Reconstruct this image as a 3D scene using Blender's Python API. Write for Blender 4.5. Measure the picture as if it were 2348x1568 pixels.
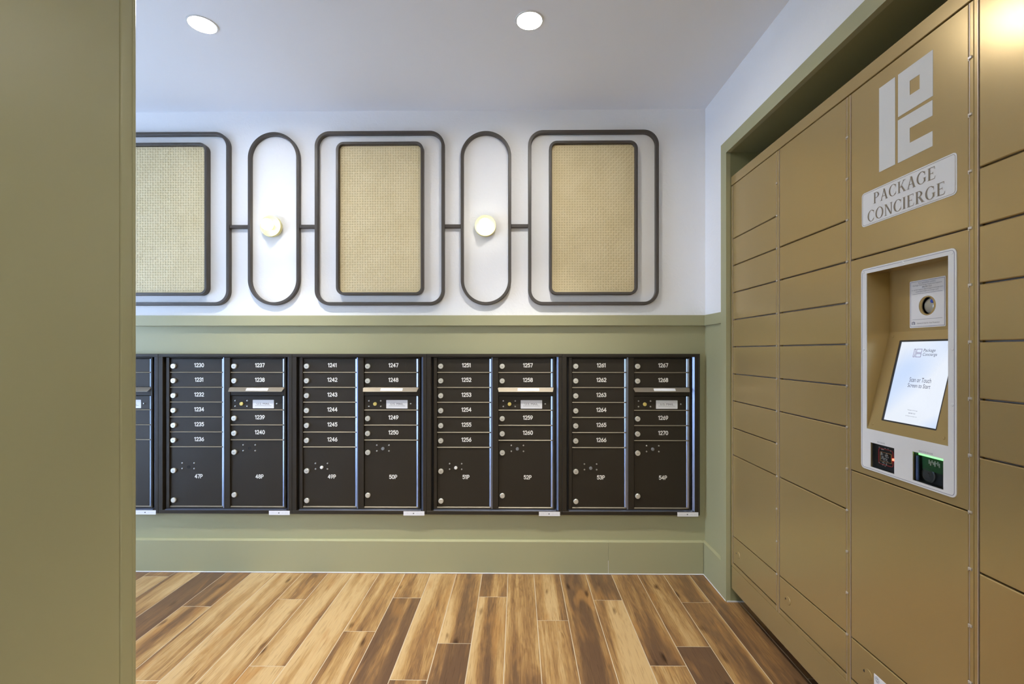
import bpy, bmesh, math, random
from mathutils import Vector
random.seed(7)
for o in list(bpy.data.objects):
    bpy.data.objects.remove(o)
SC = bpy.context.scene
COL = SC.collection

# ------------------------------------------------------------------ camera
F_PX, EYE = 1075.0, 1.306
YAW = math.atan(12 / F_PX)
cam_d = bpy.data.cameras.new('camera')
cam_d.sensor_width = 36
cam_d.lens = 36 * F_PX / 2348
cam_d.shift_y = 22 / 2348
cam_d.clip_start = 0.02
cam = bpy.data.objects.new('camera', cam_d)
cam.location = (0, 0, EYE)
cam.rotation_euler = (math.pi / 2, 0, YAW)
COL.objects.link(cam)
SC.camera = cam
SC.view_settings.view_transform = 'Standard'
SC.view_settings.look = 'None'
SC.view_settings.exposure = 0.25
SC.view_settings.gamma = 1.0
SC.view_settings.use_curve_mapping = False
SC.cycles.use_denoising = True
SC.cycles.max_bounces = 10
SC.cycles.diffuse_bounces = 6
SC.cycles.sample_clamp_indirect = 6

# ------------------------------------------------------------------ light
SKY_COL, SKY_STR = (0.48, 0.66, 1.0), 7.0       # daylight outside the glazed door at the far left
LAMP_COL, LAMP_STR = (1.0, 0.96, 0.90), 300.0   # recessed downlights
BULB_COL, BULB_STR = (1.0, 0.95, 0.80), 7.0    # sconce globes
BEAM_COL, BEAM_W = (1.0, 0.955, 0.87), 165.0       # the downlights' beams
FILL_COL, FILL_STR = (0.90, 0.96, 1.07), 16.0  # unseen fill panels, added behind the camera to brighten the room
world = bpy.data.worlds.new('world')
SC.world = world
world.use_nodes = True
world.node_tree.nodes['Background'].inputs[0].default_value = (*SKY_COL, 1)
world.node_tree.nodes['Background'].inputs[1].default_value = SKY_STR

# ------------------------------------------------------------------ room measures
YB = 2.785      # back wall face
XR = 1.1115     # right wall face
ZC = 2.74       # ceiling
XT = 1.09       # face of casing and right skirting
XL = 1.115      # locker front
XP = -1.2       # near left partition face
XW = -3.6       # far left wall with the glazed door
YR = -4.5       # wall behind the camera

# ------------------------------------------------------------------ materials
def mat(name, col, rough=0.5, metal=0.0, spec=0.5):
    m = bpy.data.materials.new(name)
    m.use_nodes = True
    b = m.node_tree.nodes['Principled BSDF']
    b.inputs['Base Color'].default_value = (*col, 1)
    b.inputs['Roughness'].default_value = rough
    b.inputs['Metallic'].default_value = metal
    b.inputs['Specular IOR Level'].default_value = spec
    return m

def N(m, kind):
    return m.node_tree.nodes.new(kind)

def L(m, a, b):
    m.node_tree.links.new(a, b)

def bump(m, scale, strength, dist=0.001, detail=3.0, stretch=None, distort=0.0):
    b = m.node_tree.nodes['Principled BSDF']
    tc = N(m, 'ShaderNodeTexCoord')
    mp = N(m, 'ShaderNodeMapping')
    if stretch:
        mp.inputs['Scale'].default_value = stretch
    L(m, tc.outputs['Object'], mp.inputs['Vector'])
    n = N(m, 'ShaderNodeTexNoise')
    n.inputs['Scale'].default_value = scale
    n.inputs['Detail'].default_value = detail
    n.inputs['Distortion'].default_value = distort
    L(m, mp.outputs['Vector'], n.inputs['Vector'])
    bp = N(m, 'ShaderNodeBump')
    bp.inputs['Strength'].default_value = strength
    bp.inputs['Distance'].default_value = dist
    L(m, n.outputs['Fac'], bp.inputs['Height'])
    L(m, bp.outputs['Normal'], b.inputs['Normal'])
    return n

def mottle(m, col2, scale, lo=0.4, hi=0.7, stretch=None):
    b = m.node_tree.nodes['Principled BSDF']
    c1 = b.inputs['Base Color'].default_value[:]
    tc = N(m, 'ShaderNodeTexCoord')
    mp = N(m, 'ShaderNodeMapping')
    if stretch:
        mp.inputs['Scale'].default_value = stretch
    n = N(m, 'ShaderNodeTexNoise')
    n.inputs['Scale'].default_value = scale
    n.inputs['Detail'].default_value = 4
    L(m, tc.outputs['Object'], mp.inputs['Vector'])
    L(m, mp.outputs['Vector'], n.inputs['Vector'])
    r = N(m, 'ShaderNodeValToRGB')
    r.color_ramp.elements[0].position = lo
    r.color_ramp.elements[0].color = c1
    r.color_ramp.elements[1].position = hi
    r.color_ramp.elements[1].color = (*col2, 1)
    L(m, n.outputs['Fac'], r.inputs['Fac'])
    L(m, r.outputs['Color'], b.inputs['Base Color'])

def emit(name, col, strength):
    m = mat(name, (0.8, 0.8, 0.8), 0.3)
    b = m.node_tree.nodes['Principled BSDF']
    b.inputs['Emission Color'].default_value = (*col, 1)
    b.inputs['Emission Strength'].default_value = strength
    return m

M = {}
M['white_wall'] = mat('white_wall', (0.84, 0.84, 0.845), 0.85, spec=0.2)
bump(M['white_wall'], 22, 0.45, 0.0025, 5, (1, 1, 1), 2.5)
M['ceiling'] = mat('ceiling', (0.79, 0.80, 0.82), 0.9, spec=0.1)
M['olive'] = mat('olive_paint', (0.36, 0.346, 0.20), 0.42, spec=0.35)
bump(M['olive'], 60, 0.12, 0.001, 3, (1, 1, 0.25))
M['olive_rough'] = mat('olive_partition_paint', (0.395, 0.382, 0.215), 0.40, spec=0.4)
bump(M['olive_rough'], 9, 0.12, 0.002, 5, (1, 0.5, 1), 1.0)
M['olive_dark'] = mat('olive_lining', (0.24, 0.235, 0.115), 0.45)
M['caulk'] = mat('caulk', (0.62, 0.62, 0.62), 0.7)
M['dark_void'] = mat('dark_void', (0.02, 0.02, 0.018), 0.9)
M['moulding'] = mat('taupe_moulding', (0.062, 0.051, 0.041), 0.42)
M['weave'] = mat('cane_weave', (0.72, 0.605, 0.36), 0.6)
mottle(M['weave'], (0.67, 0.555, 0.315), 6, 0.40, 0.66)
M['weave_back'] = mat('cane_backing', (0.36, 0.29, 0.12), 0.8)
M['brass'] = mat('pale_brass', (0.78, 0.72, 0.34), 0.35, 0.25)
M['bulb'] = emit('bulb_glow', BULB_COL, BULB_STR)
M['lamp'] = emit('downlight_glow', LAMP_COL, LAMP_STR)
M['panel'] = emit('fill_panel_glow', FILL_COL, FILL_STR)
M['white_trim'] = mat('white_trim', (0.7, 0.7, 0.69), 0.5)
M['bronze'] = mat('bronze_powder_coat', (0.026, 0.020, 0.0125), 0.48, 0.1, 0.32)
bump(M['bronze'], 600, 0.3, 0.0006, 2)
M['bronze_edge'] = mat('bronze_lit_edge', (0.25, 0.215, 0.155), 0.5, 0.4)  # ceiling light caught by the ledges, painted in as a paler bronze
M['hood'] = mat('bronze_satin', (0.36, 0.31, 0.24), 0.38, 0.75)
M['hinge'] = mat('satin_hinge_daylit', (0.36, 0.41, 0.54), 0.28, 0.95)  # blue of the reflected daylight is tinted into the metal
M['black_gap'] = mat('black_gap', (0.008, 0.007, 0.006), 0.8)
M['lock'] = mat('satin_nickel', (0.66, 0.64, 0.56), 0.38, 0.6)
M['lock_slot'] = mat('key_slot', (0.16, 0.15, 0.14), 0.6)
M['stud'] = mat('stud_steel', (0.42, 0.41, 0.38), 0.3, 0.8)
M['brass_lock'] = mat('brass_lock', (0.72, 0.58, 0.18), 0.35, 0.5)
M['number'] = mat('white_number', (0.80, 0.78, 0.72), 0.6)
M['plate'] = mat('white_plate', (0.72, 0.72, 0.73), 0.5)
M['sticker'] = mat('white_sticker', (0.80, 0.80, 0.82), 0.5)
M['ink'] = mat('grey_ink', (0.10, 0.10, 0.11), 0.7)
M['ink_soft'] = mat('soft_grey_ink', (0.24, 0.24, 0.28), 0.7)
M['sign_ink'] = mat('taupe_ink', (0.22, 0.18, 0.13), 0.7)
M['gold'] = mat('gold_powder_coat', (0.43, 0.31, 0.135), 0.25, 0.42, 0.5)
bump(M['gold'], 420, 0.10, 0.0005, 2)
M['galv'] = mat('galvanised_steel', (0.28, 0.29, 0.33), 0.4, 0.4)
M['gold_edge'] = mat('gold_pale_edge', (0.50, 0.42, 0.36), 0.35, 0.5)
M['pin'] = mat('hinge_pin', (0.62, 0.58, 0.54), 0.35, 0.6)
M['vinyl'] = mat('white_vinyl', (0.62, 0.62, 0.61), 0.45)
M['bezel'] = mat('white_bezel', (0.70, 0.70, 0.71), 0.35)
M['bezel_line'] = mat('bezel_line', (0.20, 0.20, 0.28), 0.5)
M['pane'] = mat('smoked_pane', (0.9, 0.95, 0.95), 0.05)
M['pane'].node_tree.nodes['Principled BSDF'].inputs['Transmission Weight'].default_value = 1.0
M['pane'].node_tree.nodes['Principled BSDF'].inputs['IOR'].default_value = 1.1
M['board'] = mat('black_board', (0.022, 0.024, 0.03), 0.35)
M['dial'] = mat('dark_plastic', (0.06, 0.06, 0.065), 0.3)
M['pcb'] = mat('green_circuit_board', (0.02, 0.09, 0.03), 0.35)
M['chip'] = mat('chip_metal', (0.55, 0.55, 0.52), 0.35, 0.3)
M['red_track'] = mat('red_track', (0.55, 0.05, 0.05), 0.4)
M['orange_track'] = mat('copper_track', (0.65, 0.32, 0.10), 0.35, 0.3)
M['red_led'] = emit('red_led', (1.0, 0.08, 0.03), 4)
M['green_led'] = emit('green_led', (0.25, 1.0, 0.25), 1.3)
M['blue_tube'] = mat('blue_plastic', (0.09, 0.13, 0.32), 0.35)
M['lens'] = mat('camera_lens', (0.42, 0.40, 0.34), 0.15, 0.2)
M['lens_blue'] = mat('lens_coating', (0.03, 0.08, 0.5), 0.15)
M['screen_ink'] = mat('screen_ink', (0.12, 0.13, 0.22), 0.6)
M['screen_logo'] = mat('screen_logo_ink', (0.32, 0.24, 0.45), 0.6)
M['frame_metal'] = mat('door_frame_metal', (0.08, 0.08, 0.08), 0.4, 0.5)
M['glass'] = mat('clear_glass', (1, 1, 1), 0.0)
M['glass'].node_tree.nodes['Principled BSDF'].inputs['Transmission Weight'].default_value = 1.0
M['glass'].node_tree.nodes['Principled BSDF'].inputs['IOR'].default_value = 1.02
M['grout'] = mat('tan_grout', (0.52, 0.43, 0.30), 0.7)

# touch screen: the picture it shows is pale blue with faint broad facets
ms = M['screen'] = mat('lit_screen', (0.02, 0.02, 0.02), 0.12)
b_ = ms.node_tree.nodes['Principled BSDF']
tc_ = N(ms, 'ShaderNodeTexCoord'); n_ = N(ms, 'ShaderNodeTexNoise'); r_ = N(ms, 'ShaderNodeValToRGB')
n_.inputs['Scale'].default_value = 5.5; n_.inputs['Detail'].default_value = 0
r_.color_ramp.elements[0].position = 0.35; r_.color_ramp.elements[0].color = (0.60, 0.74, 1.0, 1)
r_.color_ramp.elements[1].position = 0.60; r_.color_ramp.elements[1].color = (0.84, 0.90, 1.0, 1)
L(ms, tc_.outputs['Object'], n_.inputs['Vector']); L(ms, n_.outputs['Fac'], r_.inputs['Fac'])
L(ms, r_.outputs['Color'], b_.inputs['Emission Color'])
b_.inputs['Emission Strength'].default_value = 0.8

# wood-look plank: streaks run along the plank, every plank samples its own place
mw = M['wood'] = mat('wood_plank', (0.5, 0.33, 0.15), 0.38, spec=0.45)
def _wood():
    m = mw
    b = m.node_tree.nodes['Principled BSDF']
    tc = N(m, 'ShaderNodeTexCoord'); oi = N(m, 'ShaderNodeObjectInfo')
    mul = N(m, 'ShaderNodeVectorMath'); mul.operation = 'SCALE'
    mul.inputs[0].default_value = (53.0, 91.0, 17.0)
    L(m, oi.outputs['Random'], mul.inputs['Scale'])
    add = N(m, 'ShaderNodeVectorMath'); add.operation = 'ADD'
    L(m, tc.outputs['Object'], add.inputs[0]); L(m, mul.outputs['Vector'], add.inputs[1])
    def noise(scale, detail, stretch, dist=0.0):
        mp = N(m, 'ShaderNodeMapping'); mp.inputs['Scale'].default_value = stretch
        L(m, add.outputs['Vector'], mp.inputs['Vector'])
        n = N(m, 'ShaderNodeTexNoise'); n.inputs['Scale'].default_value = scale
        n.inputs['Detail'].default_value = detail; n.inputs['Distortion'].default_value = dist
        n.inputs['Roughness'].default_value = 0.55
        L(m, mp.outputs['Vector'], n.inputs['Vector'])
        return n
    def math_(op, a, bb):
        n = N(m, 'ShaderNodeMath'); n.operation = op
        for i, v in enumerate((a, bb)):
            if isinstance(v, (int, float)): n.inputs[i].default_value = v
            else: L(m, v, n.inputs[i])
        return n.outputs[0]
    band = noise(1.0, 2.0, (9.5, 0.55, 1), 0.5)
    grain = noise(1.0, 5.0, (210, 7, 1), 0.8)
    amber = noise(1.0, 2.0, (13, 2.2, 1), 0.8)
    swirl = noise(1.0, 2.0, (34, 5, 1), 1.6)
    sc_ = N(m, 'ShaderNodeSeparateColor'); L(m, oi.outputs['Color'], sc_.inputs['Color'])
    tone = math_('MULTIPLY', math_('SUBTRACT', sc_.outputs['Red'], 0.52), 0.52)
    pore = noise(1.0, 2.0, (330, 9, 1), 0.4)
    f = math_('ADD', math_('ADD', band.outputs['Fac'], tone), math_('MULTIPLY', math_('SUBTRACT', grain.outputs['Fac'], 0.5), 0.26))
    f = math_('ADD', f, math_('MULTIPLY', math_('SUBTRACT', swirl.outputs['Fac'], 0.5), 0.22))
    ramp = N(m, 'ShaderNodeValToRGB')
    e = ramp.color_ramp.elements
    e[0].position = 0.30; e[0].color = (0.115, 0.062, 0.032, 1)
    e[1].position = 0.68; e[1].color = (0.47, 0.32, 0.15, 1)
    for p, c in ((0.40, (0.15, 0.082, 0.038, 1)), (0.48, (0.235, 0.125, 0.048, 1)), (0.57, (0.36, 0.215, 0.082, 1))):
        x = e.new(p); x.color = c
    L(m, f, ramp.inputs['Fac'])
    pr = N(m, 'ShaderNodeValToRGB')
    pr.color_ramp.elements[0].position = 0.30; pr.color_ramp.elements[0].color = (0.62, 0.58, 0.54, 1)
    pr.color_ramp.elements[1].position = 0.44; pr.color_ramp.elements[1].color = (1, 1, 1, 1)
    L(m, pore.outputs['Fac'], pr.inputs['Fac'])
    # knots
    mp = N(m, 'ShaderNodeMapping'); mp.inputs['Scale'].default_value = (11, 3.6, 1)
    L(m, add.outputs['Vector'], mp.inputs['Vector'])
    vo = N(m, 'ShaderNodeTexVoronoi'); vo.inputs['Scale'].default_value = 1.0
    L(m, mp.outputs['Vector'], vo.inputs['Vector'])
    dist = math_('ADD', vo.outputs['Distance'], math_('MULTIPLY', math_('SUBTRACT', swirl.outputs['Fac'], 0.5), 0.25))
    kr = N(m, 'ShaderNodeValToRGB')
    kr.color_ramp.elements[0].position = 0.03; kr.color_ramp.elements[0].color = (0.30, 0.24, 0.20, 1)
    kr.color_ramp.elements[1].position = 0.16; kr.color_ramp.elements[1].color = (1, 1, 1, 1)
    L(m, dist, kr.inputs['Fac'])
    mx = N(m, 'ShaderNodeMix'); mx.data_type = 'RGBA'; mx.blend_type = 'MULTIPLY'
    mx.inputs['Factor'].default_value = 1.0
    am = N(m, 'ShaderNodeValToRGB')
    am.color_ramp.elements[0].position = 0.56; am.color_ramp.elements[0].color = (0, 0, 0, 1)
    am.color_ramp.elements[1].position = 0.72; am.color_ramp.elements[1].color = (0.6, 0.6, 0.6, 1)
    L(m, amber.outputs['Fac'], am.inputs['Fac'])
    ma = N(m, 'ShaderNodeMix'); ma.data_type = 'RGBA'
    ma.inputs['B'].default_value = (0.36, 0.18, 0.055, 1)
    L(m, am.outputs['Color'], ma.inputs['Factor']); L(m, ramp.outputs['Color'], ma.inputs['A'])
    L(m, ma.outputs['Result'], mx.inputs['A']); L(m, kr.outputs['Color'], mx.inputs['B'])
    mp_ = N(m, 'ShaderNodeMix'); mp_.data_type = 'RGBA'; mp_.blend_type = 'MULTIPLY'
    mp_.inputs['Factor'].default_value = 1.0
    L(m, mx.outputs['Result'], mp_.inputs['A']); L(m, pr.outputs['Color'], mp_.inputs['B'])
    L(m, mp_.outputs['Result'], b.inputs['Base Color'])
    bp = N(m, 'ShaderNodeBump'); bp.inputs['Strength'].default_value = 0.15; bp.inputs['Distance'].default_value = 0.001
    L(m, grain.outputs['Fac'], bp.inputs['Height']); L(m, bp.outputs['Normal'], b.inputs['Normal'])
_wood()

# ------------------------------------------------------------------ mesh helpers
def back(u, v, d):            # a point on a surface facing the camera, d out of the back wall
    return (u, YB - d, v)
def right(u, v, d):           # a point on the locker front, u = depth into the room, d out of it
    return (XL - d, u, v)
def rightwall(u, v, d):
    return (XR - d, u, v)
def down(u, v, d):            # ceiling, d below it
    return (u, v, ZC - d)

class MB:
    def __init__(s):
        s.v, s.f, s.mi = [], [], []
        s.m = 0
    def add(s, vs, fs):
        o = len(s.v)
        s.v += [tuple(p) for p in vs]
        for f in fs:
            s.f.append([i + o for i in f]); s.mi.append(s.m)
    def box(s, a, b):
        (x0, y0, z0), (x1, y1, z1) = a, b
        s.add([(x0,y0,z0),(x1,y0,z0),(x1,y1,z0),(x0,y1,z0),(x0,y0,z1),(x1,y0,z1),(x1,y1,z1),(x0,y1,z1)],
              [(0,3,2,1),(4,5,6,7),(0,1,5,4),(1,2,6,5),(2,3,7,6),(3,0,4,7)])
    def loop_slab(s, loops, caps=(True, True)):
        n = len(loops[0]); vs = [p for l in loops for p in l]; fs = []
        for k in range(len(loops) - 1):
            for i in range(n):
                j = (i + 1) % n
                fs.append((k*n+i, k*n+j, (k+1)*n+j, (k+1)*n+i))
        if caps[0]: fs.append(tuple(reversed(range(n))))
        if caps[1]: fs.append(tuple(range((len(loops)-1)*n, len(loops)*n)))
        s.add(vs, fs)
    def slab(s, mp, u0, u1, v0, v1, d0, d1, c=0.0, r=0.0, n=6):
        o = rr(u0, u1, v0, v1, r, n)
        lo = [[mp(u, v, d0) for u, v in o]]
        if c > 0:
            i = rr(u0 + c, u1 - c, v0 + c, v1 - c, max(r - c, 0), n)
            lo += [[mp(u, v, d1 - c) for u, v in o], [mp(u, v, d1) for u, v in i]]
        else:
            lo += [[mp(u, v, d1) for u, v in o]]
        s.loop_slab(lo)
    def ring(s, mp, u0, u1, v0, v1, r, t, d0, d1, c=0.0, n=10):
        o = rr(u0, u1, v0, v1, r, n); i = rr(u0+t, u1-t, v0+t, v1-t, max(r-t, 0), n)
        o2 = rr(u0+c, u1-c, v0+c, v1-c, max(r-c, 0), n); i2 = rr(u0+t-c, u1-t+c, v0+t-c, v1-t+c, max(r-t+c, 0), n)
        P = lambda l, d: [mp(u, v, d) for u, v in l]
        L_ = [P(o, d0), P(o, d1-c), P(o2, d1), P(i2, d1), P(i, d1-c), P(i, d0), P(o, d0)] if c > 0 else \
             [P(o, d0), P(o, d1), P(i, d1), P(i, d0), P(o, d0)]
        s.loop_slab(L_, (False, False))
    def lathe(s, mp, u, v, prof, n=20, caps=(True, True)):
        lo = []
        for r, d in prof:
            lo.append([mp(u + r*math.cos(2*math.pi*k/n), v + r*math.sin(2*math.pi*k/n), d) for k in range(n)])
        s.loop_slab(lo, caps)
    def poly(s, mp, pts, d0, d1):
        s.loop_slab([[mp(u, v, d0) for u, v in pts], [mp(u, v, d1) for u, v in pts]])
    def flat(s, mp, pts, d):
        s.add([mp(u, v, d) for u, v in pts], [tuple(range(len(pts)))])
    def plate(s, mp, loops, d0, d1):        # flat plate with holes: loops[0] is the outline
        bm = bmesh.new(); ed = []
        for l in loops:
            vs = [bm.verts.new((u, v, 0)) for u, v in l]
            for i in range(len(vs)):
                ed.append(bm.edges.new((vs[i], vs[(i+1) % len(vs)])))
        bmesh.ops.triangle_fill(bm, use_beauty=True, edges=ed)
        bm.verts.index_update()
        vs = [(x.co.x, x.co.y) for x in bm.verts]; fs = [tuple(q.index for q in f.verts) for f in bm.faces]
        bm.free()
        s.add([mp(u, v, d1) for u, v in vs], fs)
        s.add([mp(u, v, d0) for u, v in vs], fs)
        for l in loops:
            s.loop_slab([[mp(u, v, d0) for u, v in l], [mp(u, v, d1) for u, v in l]], (False, False))

def rr(u0, u1, v0, v1, r, n=6):
    if r <= 1e-6:
        # keep the point count of a rounded outline when a chamfer shrinks it to a sharp one
        return [(u1, v0), (u1, v1), (u0, v1), (u0, v0)] if n == 0 else \
               [p for p in ((u1, v0), (u1, v1), (u0, v1), (u0, v0)) for _ in range(1)]
    out = []
    for cx, cy, a in ((u1-r, v0+r, -90), (u1-r, v1-r, 0), (u0+r, v1-r, 90), (u0+r, v0+r, 180)):
        for k in range(n + 1):
            t = math.radians(a + 90*k/n)
            out.append((cx + r*math.cos(t), cy + r*math.sin(t)))
    return out

def world_loc(o):
    v = Vector((0, 0, 0))
    while o is not None:
        v += o.location; o = o.parent
    return v

def tag(o, label=None, cat=None, group=None, kind=None):
    if label: o['label'] = label
    if cat: o['category'] = cat
    if group: o['group'] = group
    if kind: o['kind'] = kind
    return o

def thing(name, loc, label, cat, group=None):
    o = bpy.data.objects.new(name, None)
    o.empty_display_size = 0.05
    o.location = loc
    COL.objects.link(o)
    return tag(o, label, cat, group)

def build(name, mb, mats, parent=None, loc=None, recalc=True, weld=False):
    """link the collected shape (world coordinates) as one mesh; origin at loc or at the parent's origin"""
    if not isinstance(mats, (list, tuple)): mats = [mats]
    base = world_loc(parent) if parent is not None else Vector((0, 0, 0))
    org = Vector(loc) if loc is not None else base
    me = bpy.data.meshes.new(name)
    me.from_pydata([Vector(p) - org for p in mb.v], [], mb.f)
    for m in mats: me.materials.append(m)
    me.polygons.foreach_set('material_index', mb.mi)
    bm = bmesh.new(); bm.from_mesh(me)
    bmesh.ops.remove_doubles(bm, verts=bm.verts, dist=1e-6)
    if recalc: bmesh.ops.recalc_face_normals(bm, faces=bm.faces)
    for f in bm.faces: f.smooth = True
    for e in bm.edges:
        if len(e.link_faces) != 2 or e.calc_face_angle(0) > 0.6: e.smooth = False
    bm.to_mesh(me); bm.free()
    o = bpy.data.objects.new(name, me)
    COL.objects.link(o)
    if parent is not None: o.parent = parent
    o.location = org - base
    return o

def inst(o, parent, wloc):
    c = o.copy(); COL.objects.link(c)
    c.parent = parent
    c.location = Vector(wloc) - world_loc(parent)
    return c

_txt = {}
def text_tris(s, bold=0.0):
    key = (s, bold)
    if key not in _txt:
        cu = bpy.data.curves.new('t', 'FONT'); cu.body = s; cu.size = 1.0; cu.align_x = 'LEFT'; cu.offset = bold
        cu.resolution_u = 3
        ob = bpy.data.objects.new('t', cu); COL.objects.link(ob)
        dg = bpy.context.evaluated_depsgraph_get()
        me = bpy.data.meshes.new_from_object(ob.evaluated_get(dg))
        vs = [(v.co.x, v.co.y) for v in me.vertices]; fs = [tuple(p.vertices) for p in me.polygons]
        bpy.data.objects.remove(ob); bpy.data.curves.remove(cu); bpy.data.meshes.remove(me)
        x0 = min(v[0] for v in vs); x1 = max(v[0] for v in vs); y0 = min(v[1] for v in vs); y1 = max(v[1] for v in vs)
        _txt[key] = (vs, fs, (x0, x1, y0, y1))
    return _txt[key]

def put_text(mb, mp, s, uc, vc, width, d, height=None, flip=False, bold=0.0):
    """lettering centred at (uc, vc), fitted to a width (and height); flip for the right wall, where u runs leftwards"""
    vs, fs, (x0, x1, y0, y1) = text_tris(s, bold)
    k = width / (x1 - x0); kv = (height / (y1 - y0)) if height else k
    sg = -1 if flip else 1
    mb.add([mp(uc + sg*(x - (x0+x1)/2)*k, vc + (y - (y0+y1)/2)*kv, d) for x, y in vs], fs)

# ------------------------------------------------------------------ floor: planks on a grout bed
mb = MB(); mb.box((XW - 0.1, YR - 0.1, -0.08), (1.95, YB + 0.1, -0.0006))
floor = tag(build('floor', mb, M['grout']), kind='structure')
PW, SEAM0, GAP = 0.1515, -0.0543, 0.0034
# where the cross joints fall, row by row (row 0 starts at SEAM0), as seen in the photograph
JOINT = {1: 2.2796, 3: 2.4692, 4: 1.9558, 5: 2.0847, 6: 2.4511, 8: 1.885, -1: 2.4955, -2: 2.0959, -3: 1.8604,
         -4: 2.481, -5: 2.1815, -8: 2.46, -7: 1.936, -11: 2.3855, -10: 1.8459, 0: 1.72, 2: 1.66, 7: 1.58, -6: 1.70, -9: 1.62}
PL = 1.219
# how light each plank is, as (next to the wall, nearer the camera); 0.5 is a middling one
TONE = {-11: (.42, .50), -10: (.66, .68), -9: (.70, .66), -8: (.52, .66), -7: (.68, .70), -6: (.68, .62), -5: (.55, .64), -4: (.42, .28),
        -3: (.74, .34), -2: (.56, .30), -1: (.32, .56), 0: (.58, .50), 1: (.64, .44), 2: (.34, .34), 3: (.42, .76), 4: (.38, .64), 5: (.46, .32),
        6: (.48, .55), 7: (.36, .40), 8: (.30, .34)}
for row in range(-22, 13):
    x0 = SEAM0 + row*PW
    x1 = x0 + PW
    if x1 > 1.85 or x0 < XW: continue
    j = JOINT.get(row, random.uniform(1.3, 2.5))
    while j < YB: j += PL
    while j > YR:
        y1, y0 = min(j, YB), max(j - PL, YR)
        j -= PL
        if y1 - y0 < 0.03: continue
        if x1 < XP - 0.15 and y1 < 0.35: continue
        p = MB(); g = GAP/2; c = 0.0004
        h = random.uniform(0.0, 0.0003)
        p.loop_slab([[(a, b_, -0.004) for a, b_ in ((x0+g,y0+g),(x1-g,y0+g),(x1-g,y1-g),(x0+g,y1-g))],
                     [(a, b_, h-c) for a, b_ in ((x0+g,y0+g),(x1-g,y0+g),(x1-g,y1-g),(x0+g,y1-g))],
                     [(a, b_, h) for a, b_ in ((x0+g+c,y0+g+c),(x1-g-c,y0+g+c),(x1-g-c,y1-g-c),(x0+g+c,y1-g-c))]])
        pk = build('plank', p, M['wood'], floor, ((x0+x1)/2, (y0+y1)/2, 0))
        tn = TONE[row][0 if y1 > YB-.01 else 1] if row in TONE and y1 > 0.9 else random.uniform(.3, .7)
        pk.color = (tn, tn, tn, 1)

# ------------------------------------------------------------------ shell
LIGHTS = [(0.0529, 2.0317), (-1.3804, 2.0401)]
BEHIND = []
def circ(x, y, r, n=32):
    return [(x + r*math.cos(2*math.pi*k/n), y + r*math.sin(2*math.pi*k/n)) for k in range(n)]
mb = MB()
mb.plate(down, [[(XW-.1, YR-.1), (1.95, YR-.1), (1.95, YB+.1), (XW-.1, YB+.1)]] + [circ(x, y, 0.056) for x, y in LIGHTS + BEHIND], -0.06, 0.0)
mb.box((XW-.1, YR-.1, ZC+.10), (1.95, YB+.1, ZC+.14))
tag(build('ceiling', mb, M['ceiling']), kind='structure')

mb = MB(); mb.box((XW-.1, YB, -0.02), (1.95, YB+0.1, ZC+0.02))
tag(build('wall_back', mb, M['white_wall']), kind='structure')

NY0, NY1, NZ = 0.70, 2.459, 2.344       # the locker niche
mb = MB()
mb.box((XR, NY1+0.016, 0), (XR+0.10, YB, ZC)); mb.box((XR, YR, 0), (XR+0.10, NY0-0.016, ZC)); mb.box((XR, NY0-0.016, NZ+0.016), (XR+0.10, NY1+0.016, ZC))
tag(build('wall_right', mb, M['white_wall']), kind='structure')
mb = MB()                                # the unfinished cavity around the lockers
mb.box((1.90, NY0-.2, 0), (1.94, YB, ZC)); mb.box((XR+.10, NY0-.24, 0), (1.94, NY0-.2, ZC))
tag(build('wall_niche', mb, M['dark_void']), kind='structure')

mb = MB(); mb.box((XP-0.12, YR, 0), (XP, 1.40, ZC))
o = rr(XP-0.12, XP, 1.40, 1.4695, 0.012, 5)
mb.loop_slab([[(u, v, 0.0) for u, v in o], [(u, v, ZC) for u, v in o]])
mb.box((XP-.02, 1.4480, 0), (XP+0.0012, 1.4560, ZC))
tag(build('wall_partition', mb, M['olive_rough']), kind='structure')

# far left wall with a glazed door, and the wall behind the camera with another
WY0, WY1, WZ = 0.75, 2.55, 2.25
mb = MB()
mb.box((XW-.1, .3, 0), (XW, WY0, ZC)); mb.box((XW-.1, WY1, 0), (XW, YB, ZC)); mb.box((XW-.1, WY0, WZ), (XW, WY1, ZC))
tag(build('wall_left', mb, M['white_wall']), kind='structure')
mb = MB(); mb.box((XW-.1, .3, 0), (XP-.12, .4, ZC))
tag(build('wall_corridor', mb, M['white_wall']), kind='structure')
mb = MB(); mb.box((XP-.12, YR-.1, 0), (XR+.1, YR, ZC))
tag(build('wall_rear', mb, M['white_wall']), kind='structure')

def glazed(name, mp, u0, u1, v1):
    mb = MB(); mb.ring(mp, u0, u1, 0.0, v1, 0, 0.06, -0.07, -0.02)
    um = (u0+u1)/2
    mb.slab(mp, um-.04, um+.04, .06, v1-.06, -.07, -.02)
    r = tag(build(name, mb, M['frame_metal']), kind='structure')
    for a, b in ((u0+.06, um-.04), (um+.04, u1-.06)):
        g = MB(); g.slab(mp, a, b, .06, v1-.06, -.048, -.042)
        build('pane', g, M['glass'], r)
    return r
glazed('window_1', lambda u, v, d: (XW + d, u, v), WY0, WY1, WZ)
for nm, loc, rot, sx, sy in (('window_portal', (XW-.12, (WY0+WY1)/2, WZ/2), (0, -math.pi/2, 0), WZ, WY1-WY0),):
    ld = bpy.data.lights.new(nm, 'AREA'); ld.shape = 'RECTANGLE'; ld.size = sx; ld.size_y = sy
    ld.cycles.is_portal = True
    lo = bpy.data.objects.new(nm, ld); lo.location = loc; lo.rotation_euler = rot
    COL.objects.link(lo)

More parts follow.
